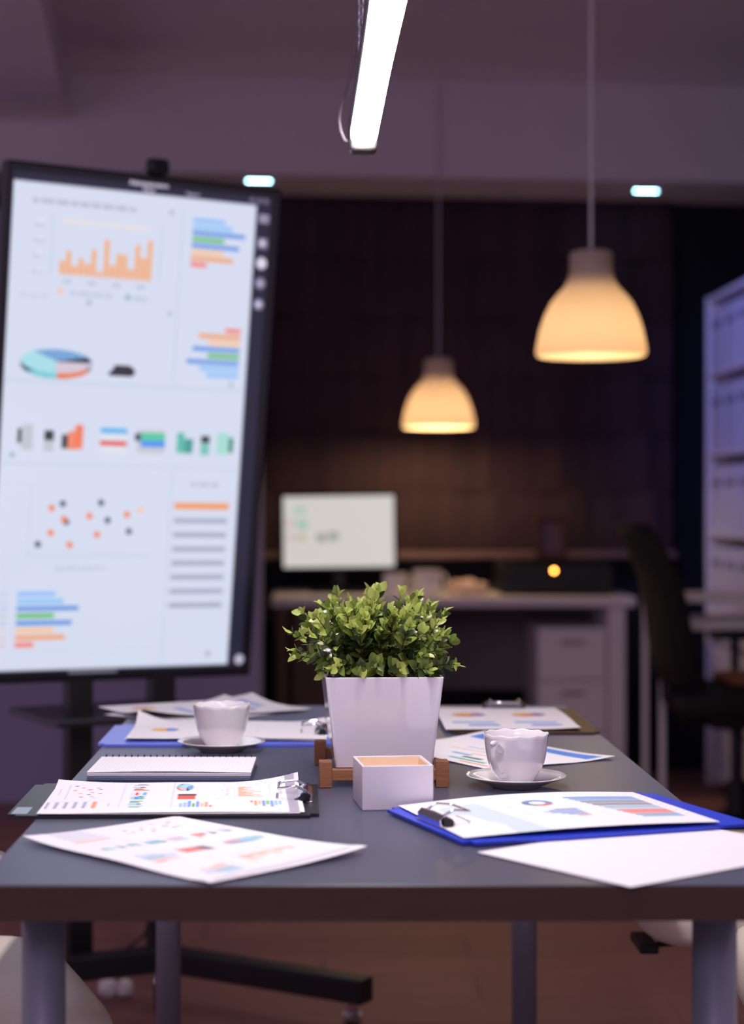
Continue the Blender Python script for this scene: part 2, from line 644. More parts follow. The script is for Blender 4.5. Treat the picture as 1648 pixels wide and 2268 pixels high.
# window with roman blind
win = back('window_1', box((.53, -.012, 1.62), (1.90, .024, 1.52)), material('dark_window_glass', (10, 12, 26), .15, vary=.02), kind='structure')
mesh_obj('window_sill', box((.53, -.05, .885), (1.92, .10, .03), bevel=.006), m_sill, win)
bl = thing('roman_blind', 'dark brown roman blind in flat horizontal folds covering the back window', 'blind', (PIV[0], PIV[1], 0), (0, 0, TILT))
zt, zb, npan = 2.36, .905, 6
hp = (zt - zb) / npan
for i in range(npan):
    bm = bmesh.new()
    nx, nz = 60, 6
    g = []
    for b in range(nz + 1):
        t = b / nz
        row = []
        for a in range(nx + 1):
            s = a / nx
            wob = .006 * math.sin(s * 71 + i * 1.3) + .005 * math.sin(s * 123 + 2.1 * i) + .007 * math.sin(s * 38 + i)
            yy = -.050 - .016 * math.sin(math.pi * t) + wob * (.4 + t * .6) - .004 * (1 - t)
            row.append(bm.verts.new((-.42 + 1.90 * s, yy, zb + hp * (i + t))))
        g.append(row)
    for b in range(nz):
        for a in range(nx):
            bm.faces.new((g[b][a], g[b][a + 1], g[b + 1][a + 1], g[b + 1][a]))
    mesh_obj('blind_panel', bm, m_blind, bl, smooth=True)
    mesh_obj('blind_rod', box((.53, -.053, zb + hp * i + .004), (1.90, .010, .012), bevel=.002, seg=1), m_blind, bl)
mesh_obj('head_rail', box((.53, -.045, 2.363), (1.90, .06, .014)), m_blind, bl)

# recessed spots of four cold LEDs in the bulkhead
m_led = emitter('cold_blue_led', (.42, .84, 1.0), 34.0)
for i, (X, Y, lab) in enumerate(((-.245, 7.04, 'recessed strip spot of four cold blue lights above the display corner'),
                                 (1.312, 7.265, 'recessed strip spot of four cold blue lights right of the nearer pendant cord'))):
    t = thing('recessed_spotlight', lab, 'spotlight', (X, Y, 2.37), (0, 0, TILT), 'blue recessed spotlights')
    mesh_obj('housing', box((0, 0, -.004), (.14, .05, .007), bevel=.002), m_whitemat, t)
    for k in range(4):
        mesh_obj('bulb', lathe([(0, -.0105), (.007, -.0098), (.009, -.0076), (.009, -.0072)], 16), m_led, t, ((k - 1.5) * .0245, 0, 0))

# ------------------------------------------------------------------ the meeting table
TZ = .738
TX0, TX1, TY0, TY1 = -.321, .430, 1.668, 3.170
table = thing('meeting_table', 'long black-brown meeting table on round grey steel legs, covered in papers', 'table', ((TX0 + TX1) / 2, (TY0 + TY1) / 2, 0))
mesh_obj('tabletop', box((0, 0, TZ - .0172), (TX1 - TX0, TY1 - TY0, .0336), bevel=.0012), m_tabletop, table)
bm = bmesh.new()
for sgn in (-1, 1):
    add_box(bm, (0, sgn * ((TY1 - TY0) / 2 + .0004), TZ - .0175), (TX1 - TX0 - .002, .0012, .0315))
    add_box(bm, (sgn * ((TX1 - TX0) / 2 + .0004), 0, TZ - .0175), (.0012, TY1 - TY0 - .002, .0315))
mesh_obj('edge_band', bm, m_edge, table)
for (x, y) in ((-.272, 1.76), (.385, 1.76), (-.262, 3.075), (.347, 3.075)):
    lx, ly = x - table.location.x, y - table.location.y
    lg = mesh_obj('leg', cyl((0, 0, .012), (0, 0, TZ - .034), .0215, n=28), m_steel, table, (lx, ly, 0), smooth=False)
    for p_ in lg.data.polygons:
        p_.use_smooth = len(p_.vertices) == 4
    mesh_obj('foot', lathe([(0, 0), (.020, 0), (.0225, .004), (.0225, .012), (0, .012)], 24), m_blackpl, lg)
    mesh_obj('mounting_plate', cyl((0, 0, TZ - .0385), (0, 0, TZ - .0342), .045, n=24), m_steel, lg)

# ------------------------------------------------------------------ LED batten over the table
lx, ly0, ly1, lz = .0635, 1.45, 2.70, 1.650
lamp = thing('linear_lamp', 'bright white LED tube lamp hanging by chains along the table', 'lamp', (lx, ly1, lz), (0, 0, R(.8)))
Ln = ly1 - ly0
# local: runs towards -y; trapezoid diffuser below an aluminium channel
m_tube = emitter('led_diffuser', (1.0, .93, .95), LED_STRENGTH)
bm = bmesh.new()
prof = [(-.019, .0), (-.0185, -.010), (-.0145, -.018), (-.006, -.0215), (.006, -.0215), (.0145, -.018), (.0185, -.010), (.019, .0)]
A = [bm.verts.new((x, -.012, z)) for x, z in prof]
B = [bm.verts.new((x, -Ln, z)) for x, z in prof]
for j in range(len(prof)):
    bm.faces.new((A[j], A[(j + 1) % 8], B[(j + 1) % 8], B[j]))
mesh_obj('diffuser', bm, m_tube, lamp)
mesh_obj('housing', box((0, -Ln / 2, .017), (.041, Ln, .033), bevel=.004), m_alu, lamp)
mesh_obj('end_cap', box((0, .021, .004), (.043, .044, .060), bevel=.008, seg=3), material('dark_grey_end_cap', (48, 44, 46), .4), lamp)
mesh_obj('power_cable', tube([(-.018, .02, -.010), (-.028, .02, -.006), (-.034, .02, .008), (-.036, .02, .024), (-.034, .02, .040), (-.027, .02, .065), (-.018, .02, .10), (-.005, .02, .18), (0, .02, .40), (0, .02, 1.12)], .0020, 8), material('grey_cable', (120, 110, 122), .6), lamp)
link_pts = []
for k in range(16):
    a = 2 * math.pi * k / 16
    link_pts.append((.0042 * math.cos(a), 0, .0052 * math.sin(a) + (.0042 if math.sin(a) > 0 else -.0042)))
link_me = None
for (yy, n) in ((-.06, 64), (-Ln + .06, 64)):
    for k in range(n):
        rz = 90 * (k % 2) + 40
        if link_me is None:
            o = mesh_obj('chain_link', tube(link_pts, .0015, 6, True), m_chrome, lamp, (-.006, yy, .052 + .0163 * k), (0, 0, R(rz)), smooth=True)
            link_me = o.data
        else:
            mesh_obj('chain_link', link_me, None, lamp, (-.006, yy, .052 + .0163 * k), (0, 0, R(rz)))
for yy in (-.06, -Ln + .06):
    mesh_obj('hanger', tube([(-.018, yy, .033), (-.014, yy, .044), (-.006, yy, .048), (.006, yy, .044), (.014, yy, .033)], .002, 6), m_chrome, lamp)
mesh_obj('end_cap', box((0, -Ln - .021, .004), (.043, .044, .060), bevel=.008, seg=3), m_alu, lamp)

# ------------------------------------------------------------------ pendant lamps
shade_prof = [(.0530, .258), (.0552, .250), (.0548, .225), (.0560, .205), (.0600, .188), (.0706, .169), (.0890, .149), (.1040, .129),
              (.1195, .096), (.1300, .063), (.1370, .030), (.1400, .012), (.1405, .004), (.1375, -.004), (.1330, -.006)]
inner = [(max(r - .003, .01), z) for r, z in shade_prof][::-1]


def pendant(label, x, y, z, top, power, transl, glow):
    m_sh = material('white_opal_shade', (214, 204, 200), .4, scale=10, vary=.01, transl=transl)
    t = thing('pendant_lamp', label, 'lamp', (x, y, z), group='white bell pendant lamps')
    mesh_obj('shade', lathe([(.006, .262), (.045, .262)] + shade_prof + inner[1:] + [(.006, .256), (.006, .262)], 64), m_sh, t, smooth=True)
    mesh_obj('cord', cyl((0, 0, .258), (0, 0, top - z), .0045 if y < 5 else .004, n=10), m_cord, t)
    mesh_obj('lamp_holder', lathe([(0, .255), (.022, .255), (.022, .185), (.048, .170), (.048, .164), (.018, .150), (0, .150)], 24), m_whitemat, t, smooth=False)
    mesh_obj('bulb', lathe([(0, .050), (.018, .056), (.028, .074), (.030, .090), (.024, .114), (.015, .132), (.013, .152), (0, .152)], 24),
             emitter('warm_bulb', (1.0, .66, .29), glow), t, smooth=True)
    d = bpy.data.lights.new('bulb_light', 'POINT')
    d.energy = power
    d.color = (1.0, .70, .30)
    d.shadow_soft_size = .035
    lo = bpy.data.objects.new('bulb_light', d)
    COL.objects.link(lo)
    lo.parent = t
    lo.location = (0, 0, .03)
    return t


pendant('larger nearer white bell pendant lamp glowing warm on the right', .686, 4.57, 1.475, 2.74, 4.2, .60, 3.0)
pendant('smaller farther white bell pendant lamp glowing above the back desk', .456, 7.00, 1.399, 2.74, 9.5, .38, 6.0)

# ------------------------------------------------------------------ potted plant on a wooden rack
rack = thing('wooden_plant_rack', 'low brown wooden rack carrying the white planter', 'rack', (.0745, 2.35, TZ), (0, 0, R(2.0)))
for sy in (-1, 1):
    mesh_obj('crossbar', box((0, sy * .098, .0155), (.131, .016, .014), bevel=.001), m_wood, rack)
    for sx in (-1, 1):
        mesh_obj('post', box((sx * .0730, sy * .098, .0165), (.0160, .021, .033), bevel=.001), m_wood, rack)
plant = thing('potted_plant', 'small green leafy plant in a tapered white planter at the table centre', 'plant', (.0755, 2.35, TZ), (0, 0, R(2.0)))
PH0, PH1 = .0235, .1375
bm = bmesh.new()


def pot_ring(hx, hy, z, r=.004):
    pts = []
    for (sx, sy, a0) in ((1, 1, 0), (-1, 1, 90), (-1, -1, 180), (1, -1, 270)):
        for k in range(4):
            a = R(a0 + 30 * k)
            pts.append(bm.verts.new((sx * (hx - r) + r * math.cos(a), sy * (hy - r) + r * math.sin(a), z)))
    return pts


bx, by, tx, ty = .0612, .0935, .0742, .1065
rings = [pot_ring(bx, by, PH0), pot_ring(tx, ty, PH1 - .001), pot_ring(tx - .0004, ty - .0004, PH1, .0036), pot_ring(tx - .0022, ty - .0022, PH1, .0026),
         pot_ring(tx - .0027, ty - .0027, PH1 - .001, .0022), pot_ring(bx - .0022, by - .0022, PH0 + .004, .002)]
for P, Q in zip(rings[:-1], rings[1:]):
    for j in range(16):
        bm.faces.new((P[j], P[(j + 1) % 16], Q[(j + 1) % 16], Q[j]))
bm.faces.new(rings[0])
bm.faces.new(rings[-1])
mesh_obj('planter', bm, m_white, plant, label='tapered square white gloss planter')
bm = bmesh.new()
bmesh.ops.create_grid(bm, x_segments=24, y_segments=30, size=.5)
for v in bm.verts:
    v.co = Vector((v.co.x * .130, v.co.y * .196, PH1 - .022 + .008 * random.random() + .012 * (1 - (2 * v.co.x) ** 2) * (1 - (2 * v.co.y) ** 2)))
mesh_obj('moss', bm, m_soil, plant)


def leaf_mesh(name, L, W, cup, bend, mat):
    """pointed oval leaf from the origin along +x"""
    me = bpy.data.meshes.new(name)
    st = [(0, .05), (.10, .50), (.26, .88), (.46, 1.0), (.66, .92), (.83, .64), (.94, .32), (1.0, .03)]
    vs, fs = [], []
    for t, k in st:
        z0 = -bend * L * t * t
        for s in (-1, 0, 1):
            vs.append((t * L, s * k * W / 2, z0 + cup * W * abs(s) * k))
    for i in range(len(st) - 1):
        for j in range(2):
            a = i * 3 + j
            fs.append((a, a + 3, a + 4, a + 1))
    me.from_pydata(vs, [], fs)
    me.update()
    for p_ in me.polygons:
        p_.use_smooth = True
    me.materials.append(mat)
    return me


LEAVES = {}
for key, mt in (('y', m_leaf_y), ('m', m_leaf_m), ('d', m_leaf_d)):
    LEAVES[key] = [leaf_mesh('leaf', 1.0, w_, c_, b_, mt) for (w_, c_, b_) in ((.62, .12, .10), (.72, .16, .25), (.56, .08, -.08), (.68, .22, .35))]

stems = bmesh.new()
leaf_list = []     # (matrix, kind, variant, weight)
g = random.Random(5)
NST = 96
EXTRA = [(-.114, -.02, PH1 + .050), (-.110, -.055, PH1 + .030), (-.106, -.01, PH1 + .018), (-.100, .03, PH1 + .07), (.090, -.085, PH1 + .014), (.086, -.05, PH1 + .04), (.02, -.108, PH1 + .012), (-.03, -.110, PH1 + .010), (.055, -.108, PH1 + .010), (-.06, -.104, PH1 + .012), (-.01, -.108, PH1 + .02)]
for i in range(NST + len(EXTRA)):
    # tips spread over a boxy dome
    fr = min((i + .5) / NST, 1)
    th = math.acos(1 - fr * 1.02) if fr < .98 else R(92)
    ph = i * 2.39996 + g.uniform(-.25, .25)
    e = .62
    sg = lambda v: math.copysign(abs(v) ** e, v)
    ax, ay, h = .093, .116, .100
    sc_ = g.uniform(.62, 1.05)
    tip = Vector((ax * sc_ * sg(math.sin(th) * math.cos(ph)), ay * sc_ * sg(math.sin(th) * math.sin(ph)), PH1 - .004 + h * sc_ * max(.06, sg(math.cos(th)))))
    tip.x -= .004
    if i % 5 < 3:          # crown stems: a flat-topped, boxy crown
        qx, qy = g.uniform(-1, 1), g.uniform(-1, 1)
        rim = max(abs(qx), abs(qy)) ** 4
        tip = Vector((.084 * qx - .004, .104 * qy, PH1 + g.uniform(.062, .107) * (1 - .30 * rim)))
    if i >= NST:
        tip = Vector(EXTRA[i - NST])
    base = Vector((tip.x * .38 + g.uniform(-.012, .012), tip.y * .42 + g.uniform(-.012, .012), PH1 - .018))
    base.x = max(-.058, min(.058, base.x))
    base.y = max(-.088, min(.088, base.y))
    mid = (base + tip) / 2 + Vector((0, 0, .018 * math.sin(th))) + Vector((g.uniform(-.006, .006), g.uniform(-.006, .006), 0))
    pt = lambda t: base * (1 - t) ** 2 + mid * 2 * t * (1 - t) + tip * t * t
    dt = lambda t: ((mid - base) * (1 - t) + (tip - mid) * t).normalized()
    add_tube(stems, [pt(k / 6) for k in range(7)], [.0012, .0011, .001, .0009, .0008, .0007, .0005], 5)
    slen = (tip - base).length
    npair = max(3, int(slen / .0115))
    roll0 = g.uniform(0, 180)
    for k in range(npair):
        t = .30 + .70 * (k + .5) / npair
        L = .0200 * (1 - .45 * ((t - .3) / .7) ** 1.6) * g.uniform(.82, 1.18)
        tk = dt(t)
        side = tk.orthogonal().normalized()
        side = Matrix.Rotation(R(roll0 + 90 * (k % 2) + g.uniform(-20, 20)), 3, tk) @ side
        for sgn in (1, -1):
            out = (side * sgn * math.sin(R(60 - 22 * t)) + tk * math.cos(R(60 - 22 * t)) + Vector((0, 0, .10)))
            out.normalize()
            up = (tk - out * tk.dot(out)).normalized()
            yv = up.cross(out).normalized()
            Mx = Matrix((out, yv, up)).transposed().to_4x4()
            Mx = Matrix.Translation(pt(t)) @ Mx @ Matrix.Diagonal((L, L, L, 1))
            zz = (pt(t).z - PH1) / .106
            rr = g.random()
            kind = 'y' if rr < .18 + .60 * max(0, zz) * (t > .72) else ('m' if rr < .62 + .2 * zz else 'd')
            leaf_list.append((Mx, kind, g.randrange(4), pt(t).y - .35 * zz * .1 - .5 * abs(pt(t).x) - .25 * (pt(t).z - PH1)))
    # bud pair at the tip
    for sgn in (1, -1):
        tk = dt(1.0)
        side = (Matrix.Rotation(R(roll0 + 45), 3, tk) @ tk.orthogonal().normalized()) * sgn
        out = (side * .38 + tk).normalized()
        up = (side * -sgn * .2 + tk.cross(side)).normalized()
        yv = up.cross(out).normalized()
        up = out.cross(yv)
        L = g.uniform(.012, .017)
        Mx = Matrix.Translation(tip) @ Matrix((out, yv, up)).transposed().to_4x4() @ Matrix.Diagonal((L, L, L, 1))
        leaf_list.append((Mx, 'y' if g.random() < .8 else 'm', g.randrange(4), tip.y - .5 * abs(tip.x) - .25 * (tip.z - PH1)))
mesh_obj('stem', stems, m_stem, plant, kind='stuff')
leaf_list.sort(key=lambda q: q[3])
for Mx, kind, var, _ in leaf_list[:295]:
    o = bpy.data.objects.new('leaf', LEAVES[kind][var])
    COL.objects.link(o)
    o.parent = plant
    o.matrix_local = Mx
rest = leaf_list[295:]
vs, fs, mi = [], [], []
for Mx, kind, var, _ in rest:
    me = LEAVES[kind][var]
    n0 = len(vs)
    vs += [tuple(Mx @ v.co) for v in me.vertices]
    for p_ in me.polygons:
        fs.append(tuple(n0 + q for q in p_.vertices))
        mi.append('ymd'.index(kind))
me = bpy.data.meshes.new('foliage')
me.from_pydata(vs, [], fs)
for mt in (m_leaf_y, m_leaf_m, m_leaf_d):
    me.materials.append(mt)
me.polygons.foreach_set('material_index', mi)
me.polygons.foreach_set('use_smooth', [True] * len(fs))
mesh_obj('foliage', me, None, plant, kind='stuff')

# ------------------------------------------------------------------ small open box in front of the planter
bx_t = thing('open_box', 'small empty white open-topped box with warm light coloured into its inside, standing before the planter', 'box', (.0838, 2.122, TZ), (0, 0, R(6.5)))
bm = bmesh.new()
for (c, s) in (((0, -.0405, .0255), (.083, .003, .051)), ((0, .0405, .0255), (.083, .003, .051)), ((-.040, 0, .0255), (.003, .078, .051)), ((.040, 0, .0255), (.003, .078, .051))):
    add_box(bm, c, s, bevel=.0005, seg=1)
add_box(bm, (0, 0, .0018), (.080, .080, .003))
mesh_obj('walls', bm, m_whitemat, bx_t)
bm = bmesh.new()
for (c, s) in (((0, -.0386, .026), (.0765, .0006, .0475)), ((0, .0386, .026), (.0765, .0006, .0475)), ((-.0381, 0, .026), (.0006, .0765, .0475)), ((.0381, 0, .026), (.0006, .0765, .0475)), ((0, 0, .0037), (.0765, .0765, .0006))):
    add_box(bm, c, s)
mesh_obj('lit_inside', bm, m_boxin, bx_t, label='inside faces coloured as if warmly lit')

# ------------------------------------------------------------------ cups and saucers
cup_out = [(0, .0), (.0185, .0), (.0215, .0015), (.0225, .004), (.0260, .009), (.0315, .018), (.0355, .028), (.0378, .038), (.0392, .049), (.0402, .058), (.0410, .0625)]
cup_in = [(.0402, .0632), (.0392, .0620), (.0378, .053), (.0364, .040), (.0342, .029), (.0300, .018), (.0240, .009), (.012, .005), (0, .0045)]


def scallop(r, z, a):
    k = max(0.0, (z - .046) / .017)
    return r * (1 + .007 * k * math.cos(11 * a)), z + .0008 * k * math.cos(11 * a)


def cup(label, x, y, z, yaw):
    t = thing('coffee_cup', label, 'cup', (x, y, z), (0, 0, R(yaw)), 'white coffee cups')
    mesh_obj('bowl', lathe(cup_out + cup_in, 96, scallop), m_porc, t, smooth=True)
    # ear handle along local +x with a little thumb curl on top
    pts = [(.0372, 0, .0435), (.0450, 0, .0500), (.0520, 0, .0540), (.0570, 0, .0520), (.0590, 0, .0455), (.0585, 0, .0370), (.0555, 0, .0280), (.0500, 0, .0200), (.0420, 0, .0145), (.0330, 0, .0130), (.0280, 0, .0130)]
    hd = mesh_obj('handle', tube(smooth_path(pts), .0038, 12), m_porc, t, smooth=True)
    mesh_obj('thumb_curl', tube(smooth_path([(.0470, 0, .0525), (.0540, 0, .0560), (.0610, 0, .0562), (.0635, 0, .0540)], 3), [.0024, .0028, .0031, .0034, .0035, .0035, .0034, .0031, .0026, .0018], 10), m_porc, hd, smooth=True)
    return t


def saucer(label, x, y, z=TZ):
    pr = [(0, .0012), (.020, .0012), (.024, .0), (.030, .0), (.032, .0022), (.044, .0068), (.055, .0112), (.0615, .0138), (.0630, .0150), (.0622, .0158),
          (.054, .0125), (.043, .0085), (.033, .0055), (.028, .0042), (.020, .0040), (0, .0040)]
    o = mesh_obj('saucer', lathe(pr, 72), m_porc, None, (x, y, z), smooth=True)
    return tag(o, label, 'saucer', 'white saucers')


saucer('white saucer under the cup on the right of the table', .2437, 2.25)
cup('white scallop-rimmed cup with its handle facing left, on the right of the table', .2437, 2.25, TZ + .0045, 236)
saucer('white saucer under the cup on the left, beside the notebook', -.1434, 2.578)
cup('white scallop-rimmed cup with its handle turned away, beside the notebook', -.1434, 2.578, TZ + .0045, 80)

# ------------------------------------------------------------------ papers lying flat on the table
p = Print(.21, .297, .002, PAPER)
dashboard(p, 1.25, False, .85)
p.rect(.06, .02, .94, .05, (196, 192, 204), .8)
sheet('loose sheet with a faded colour report lying askew at the near left table edge', (-.1331, 1.8455), TZ + .0008, -135.4, p,
      lambda U, V: .0016 + corner(U, V, 1, 1, .5, .005) + corner(U, V, 0, 0, .45, .006) + .0010 * np.sin(V * 9) * np.sin(U * 5)
      + .0012 * np.sin(V * 40) * np.clip(.12 - V, 0, 1) * 6)
p = Print(.21, .297, .002, PAPER)
p.disc(.87, .16, .075, (238, 160, 90), 1, r_in=.03, a0=90, a1=210)
p.disc(.87, .16, .075, (92, 140, 224), 1, r_in=.03, a0=210, a1=330)
p.disc(.87, .16, .075, (220, 120, 80), 1, r_in=.03, a0=330, a1=90)
for i in range(5):
    p.scribble(.15, .75, .35 + .1 * i, .006, (190, 190, 205), .25, 40 + i)
sheet('loose nearly blank sheet poking out under the blue clipboard at the near right edge', (.3392, 1.8266), TZ + .0003, -52.8, p,
      lambda U, V: .0004 + .0008 * np.clip(V - .55, 0, 1))
# mid right sheet with a blue band
p = Print(.21, .297, .002, PAPER)
p.rect(.80, .05, .94, .96, (88, 140, 224))
for i, (c, v0, v1) in enumerate((((110, 170, 220), .30, .52), ((240, 170, 130), .24, .60), ((240, 150, 100), .50, .62))):
    p.rect(.52 - .09 * i, v0, .535 - .09 * i, v1, c)
p.rect(.12, .52, .16, .80, (70, 180, 170)); p.rect(.20, .55, .24, .70, (70, 70, 80)); p.rect(.27, .40, .31, .55, (90, 170, 210))
p.rect(.06, .66, .09, .88, (240, 150, 110)); p.rect(.05, .90, .30, .97, (244, 180, 150)); p.rect(.34, .62, .38, .78, (40, 160, 150))
sheet('sheet with a broad blue band lying behind the right cup', (.2403, 2.564), TZ + .0008, 32.1, p,
      lambda U, V: .0008 + corner(U, V, 1, 0, .4, .006) + corner(U, V, 1, 1, .3, .003) + .0008 * np.sin(U * 8 + V * 5))
# far left pair of sheets
for (c, z, yaw, lab, lift, cv) in (((-.206, 3.080), TZ + .0046, -62.0, 'upper sheet with blue charts and a curled corner at the far left table end', .016, 0),
                                   ((-.190, 3.065), TZ + .0006, -40.0, 'lower sheet fanned out under another at the far left table end', .004, 1)):
    p = Print(.21, .297, .003, PAPER)
    for i in range(4):
        p.rect(.15 + .08 * i, .12 + .16 * i, .60 + .06 * i, .17 + .16 * i, (132, 168, 230), .9)
    p.disc(.72, .30, .10, (242, 196, 110)); p.disc(.72, .30, .10, (110, 150, 220), 1, a0=20, a1=160)
    p.disc(.30, .80, .10, (242, 196, 110)); p.disc(.30, .80, .10, (200, 140, 160), 1, a0=120, a1=260)
    sheet(lab, c, z, yaw, p, lambda U, V, lift=lift, cv=cv: .0006 + corner(U, V, 1, 1, .45, lift) + corner(U, V, 0, 0, .35, .010))

# ------------------------------------------------------------------ clipboards


def clipboard(label, c, yaw, w, l, mat, th=.0035, dz=0):
    """board with a wire-lever clip at +y (page top)"""
    t = thing('clipboard', label, 'clipboard', (c[0], c[1], TZ + dz), (0, 0, R(yaw)), None)
    bm = box((0, 0, th / 2 + .0002), (w, l, th))
    es = [e for e in bm.edges if abs(e.verts[0].co.z - e.verts[1].co.z) > th * .5]
    bmesh.ops.bevel(bm, geom=es, offset=.010, segments=4, affect='EDGES')
    mesh_obj('board', bm, mat, t)
    y = l / 2 - .034
    cl = mesh_obj('clip', box((0, y + .016, th + .0012), (.070, .022, .0018), bevel=.0006, seg=1), m_chrome, t)
    # pressing jaw: a folded channel
    bm = bmesh.new()
    prof = [(.012, .002), (.013, .009), (.008, .0135), (.002, .0125), (-.004, .008), (-.0075, .0052), (-.0065, .0046), (-.003, .0068), (.002, .0108), (.007, .0118), (.011, .0085), (.010, .002)]
    Aa = [bm.verts.new((-.031, y + .014 + a, th + b)) for a, b in prof]
    Bb = [bm.verts.new((.031, y + .014 + a, th + b)) for a, b in prof]
    for j in range(len(prof)):
        k = (j + 1) % len(prof)
        bm.faces.new((Aa[j], Aa[k], Bb[k], Bb[j]))
    bm.faces.new(Aa)
    bm.faces.new(Bb)
    mesh_obj('jaw', bm, m_chrome, cl)
    bm = bmesh.new()
    add_tube(bm, [(-.022, y + .020, th + .012), (-.024, y + .008, th + .018), (-.024, y - .008, th + .016), (-.020, y - .013, th + .015), (.020, y - .013, th + .015),
                  (.024, y - .008, th + .016), (.024, y + .008, th + .018), (.022, y + .020, th + .012)], .0016, 8)
    mesh_obj('wire_lever', bm, m_chrome, cl, smooth=True)
    for sx in (-1, 1):
        mesh_obj('end_coil', cyl((sx * .0285, y + .018, th + .0065), (sx * .0365, y + .018, th + .0065), .0056, n=16), m_blackpl, cl)
    return t


cb = clipboard('black clipboard near the left table edge with the printed colour report', (-.180, 2.1383), -89.3, .235, .352, m_darkbd)
mesh_obj('sticker', box((.085, -.163, .0039), (.045, .018, .0003)), m_sticker, cb, label='pale grey sticker')
p = Print(.21, .297, .003, PAPER)
sheet('under sheet of the pair on the black clipboard', (-.176, 2.131), TZ + .0042, -88.0, p,
      lambda U, V: .0004 + corner(U, V, 1, 1, .4, .001))
p = Print(.21, .297, .0015, PAPER)
dashboard(p, 1.25, False, 1)
p.rect(.0, .018, 1.0, .058, (172, 166, 182))
sheet('upper printed colour report sheet clamped on the black clipboard', (-.1726, 2.1337), TZ + .0053, -87.1, p,
      lambda U, V: .0010 + .0012 * np.sin(np.pi * V) + corner(U, V, 0, 1, .35, .006) + corner(U, V, 0, 0, .30, .013) - .0018 * np.clip(U - .9, 0, 1) * 8)

clipboard('cobalt blue clipboard on the right of the table holding a bar chart sheet', (.2724, 2.0114), 109.6, .228, .345, m_bluebd, dz=.0016)
p = Print(.21, .297, .0015, PAPER)
p.poly([(.74, .10), (.80, .12), (.82, .27), (.46, .30), (-.01, .34), (-.01, .20), (.22, .22), (.34, .18), (.52, .16), (.62, .10)], (206, 222, 232))
p.disc(.70, .49, .085, (96, 150, 205), 1, r_in=.045, a0=250, a1=60)
p.disc(.70, .49, .085, (206, 110, 110), 1, r_in=.045, a0=160, a1=250)
p.disc(.70, .49, .085, (120, 128, 150), 1, r_in=.045, a0=60, a1=160)
for i, (c, h) in enumerate((((228, 120, 112), .05), ((120, 165, 215), .08), ((150, 160, 190), .10), ((110, 150, 205), .13), ((150, 176, 214), .15), ((96, 140, 200), .12), ((170, 180, 205), .09))):
    p.rect(.30 + .032 * i, .59 - h, .325 + .032 * i, .59, c)
cols = [(92, 150, 206)] * 2 + [(130, 170, 214)] + [(120, 124, 138), (150, 152, 166), (110, 106, 122), (160, 190, 205), (150, 178, 200), (190, 205, 215)] + [(230, 112, 104), (226, 96, 90), (236, 140, 126)] + [(96, 160, 206), (120, 176, 210)]
for i, c in enumerate(cols):
    L_ = .30 - .010 * i
    p.rect(.80 - .046 * i, .935 - L_, .836 - .046 * i, .935, c)
for i in range(10):
    p.rect(.80 - .06 * i, .965, .825 - .06 * i, .972, (150, 160, 180), .6)
p.scribble(.30, .40, .66, .006, (170, 175, 190), .6, 61)
p.scribble(.60, .72, .36, .006, (170, 175, 190), .6, 62)
p.scribble(.40, .52, .38, .006, (170, 175, 190), .6, 63)
sheet('top sheet with area, ring and bar charts clamped on the right blue clipboard', (.2604, 2.0076), TZ + .0066, 106.5, p,
      lambda U, V: .0006 + .0060 * np.sin(np.pi * np.clip(V, 0, 1)) * (.55 + .45 * U) + .002 * V)

clipboard('blue clipboard, lightened by a painted reflection, with a sheet stack behind the left cup', (-.155, 2.742), -90, .238, .345, material('cobalt_with_reflection', (108, 126, 238), .32, vary=.04))  # blue lightened to stand in for a reflection on the board
for (dz, yaw, lab) in ((.0042, -90.5, 'lower sheet of the stack on the blue clipboard behind the left cup'), (.0060, -89.2, 'top sheet of the stack on the blue clipboard behind the left cup')):
    p = Print(.21, .297, .003, PAPER)
    p.disc(.50, .83, .10, (242, 190, 110)); p.disc(.50, .83, .10, (110, 150, 220), 1, a0=30, a1=170)
    p.disc(.50, .55, .08, (228, 228, 236)); p.scribble(.2, .7, .35, .006, (190, 195, 210), .5, 71)
    sheet(lab, (-.142, 2.760), TZ + dz, yaw, p, lambda U, V: .0006 + .0022 * np.sin(np.pi * V) + corner(U, V, 0, 1, .25, .018) + corner(U, V, 0, 0, .2, .008) + .002 * np.clip(V - .8, 0, 1) * 5)

clipboard('dark brown clipboard at the far right table corner', (.3130, 2.925), 0.5, .232, .330, m_brownbd)
p = Print(.21, .297, .003, PAPER)
for i in range(2):
    x = .24 + .47 * i
    p.disc(x, .42, .13, (242, 200, 110)); p.disc(x, .42, .13, (150, 120, 190), 1, a0=-60, a1=60); p.disc(x, .42, .13, (220, 130, 110), 1, a0=180, a1=290)
    p.rect(x - .16, .72, x + .16, .78, (150, 185, 236)); p.rect(x - .05, .82, x + .18, .88, (120, 160, 230))
sheet('sheet with two pies and blue bars clipped at the far right table corner', (.2960, 2.929), TZ + .0048, .5, p,
      lambda U, V: .0012 + .0030 * np.sin(np.pi * V) + corner(U, V, 1, 1, .25, .003))

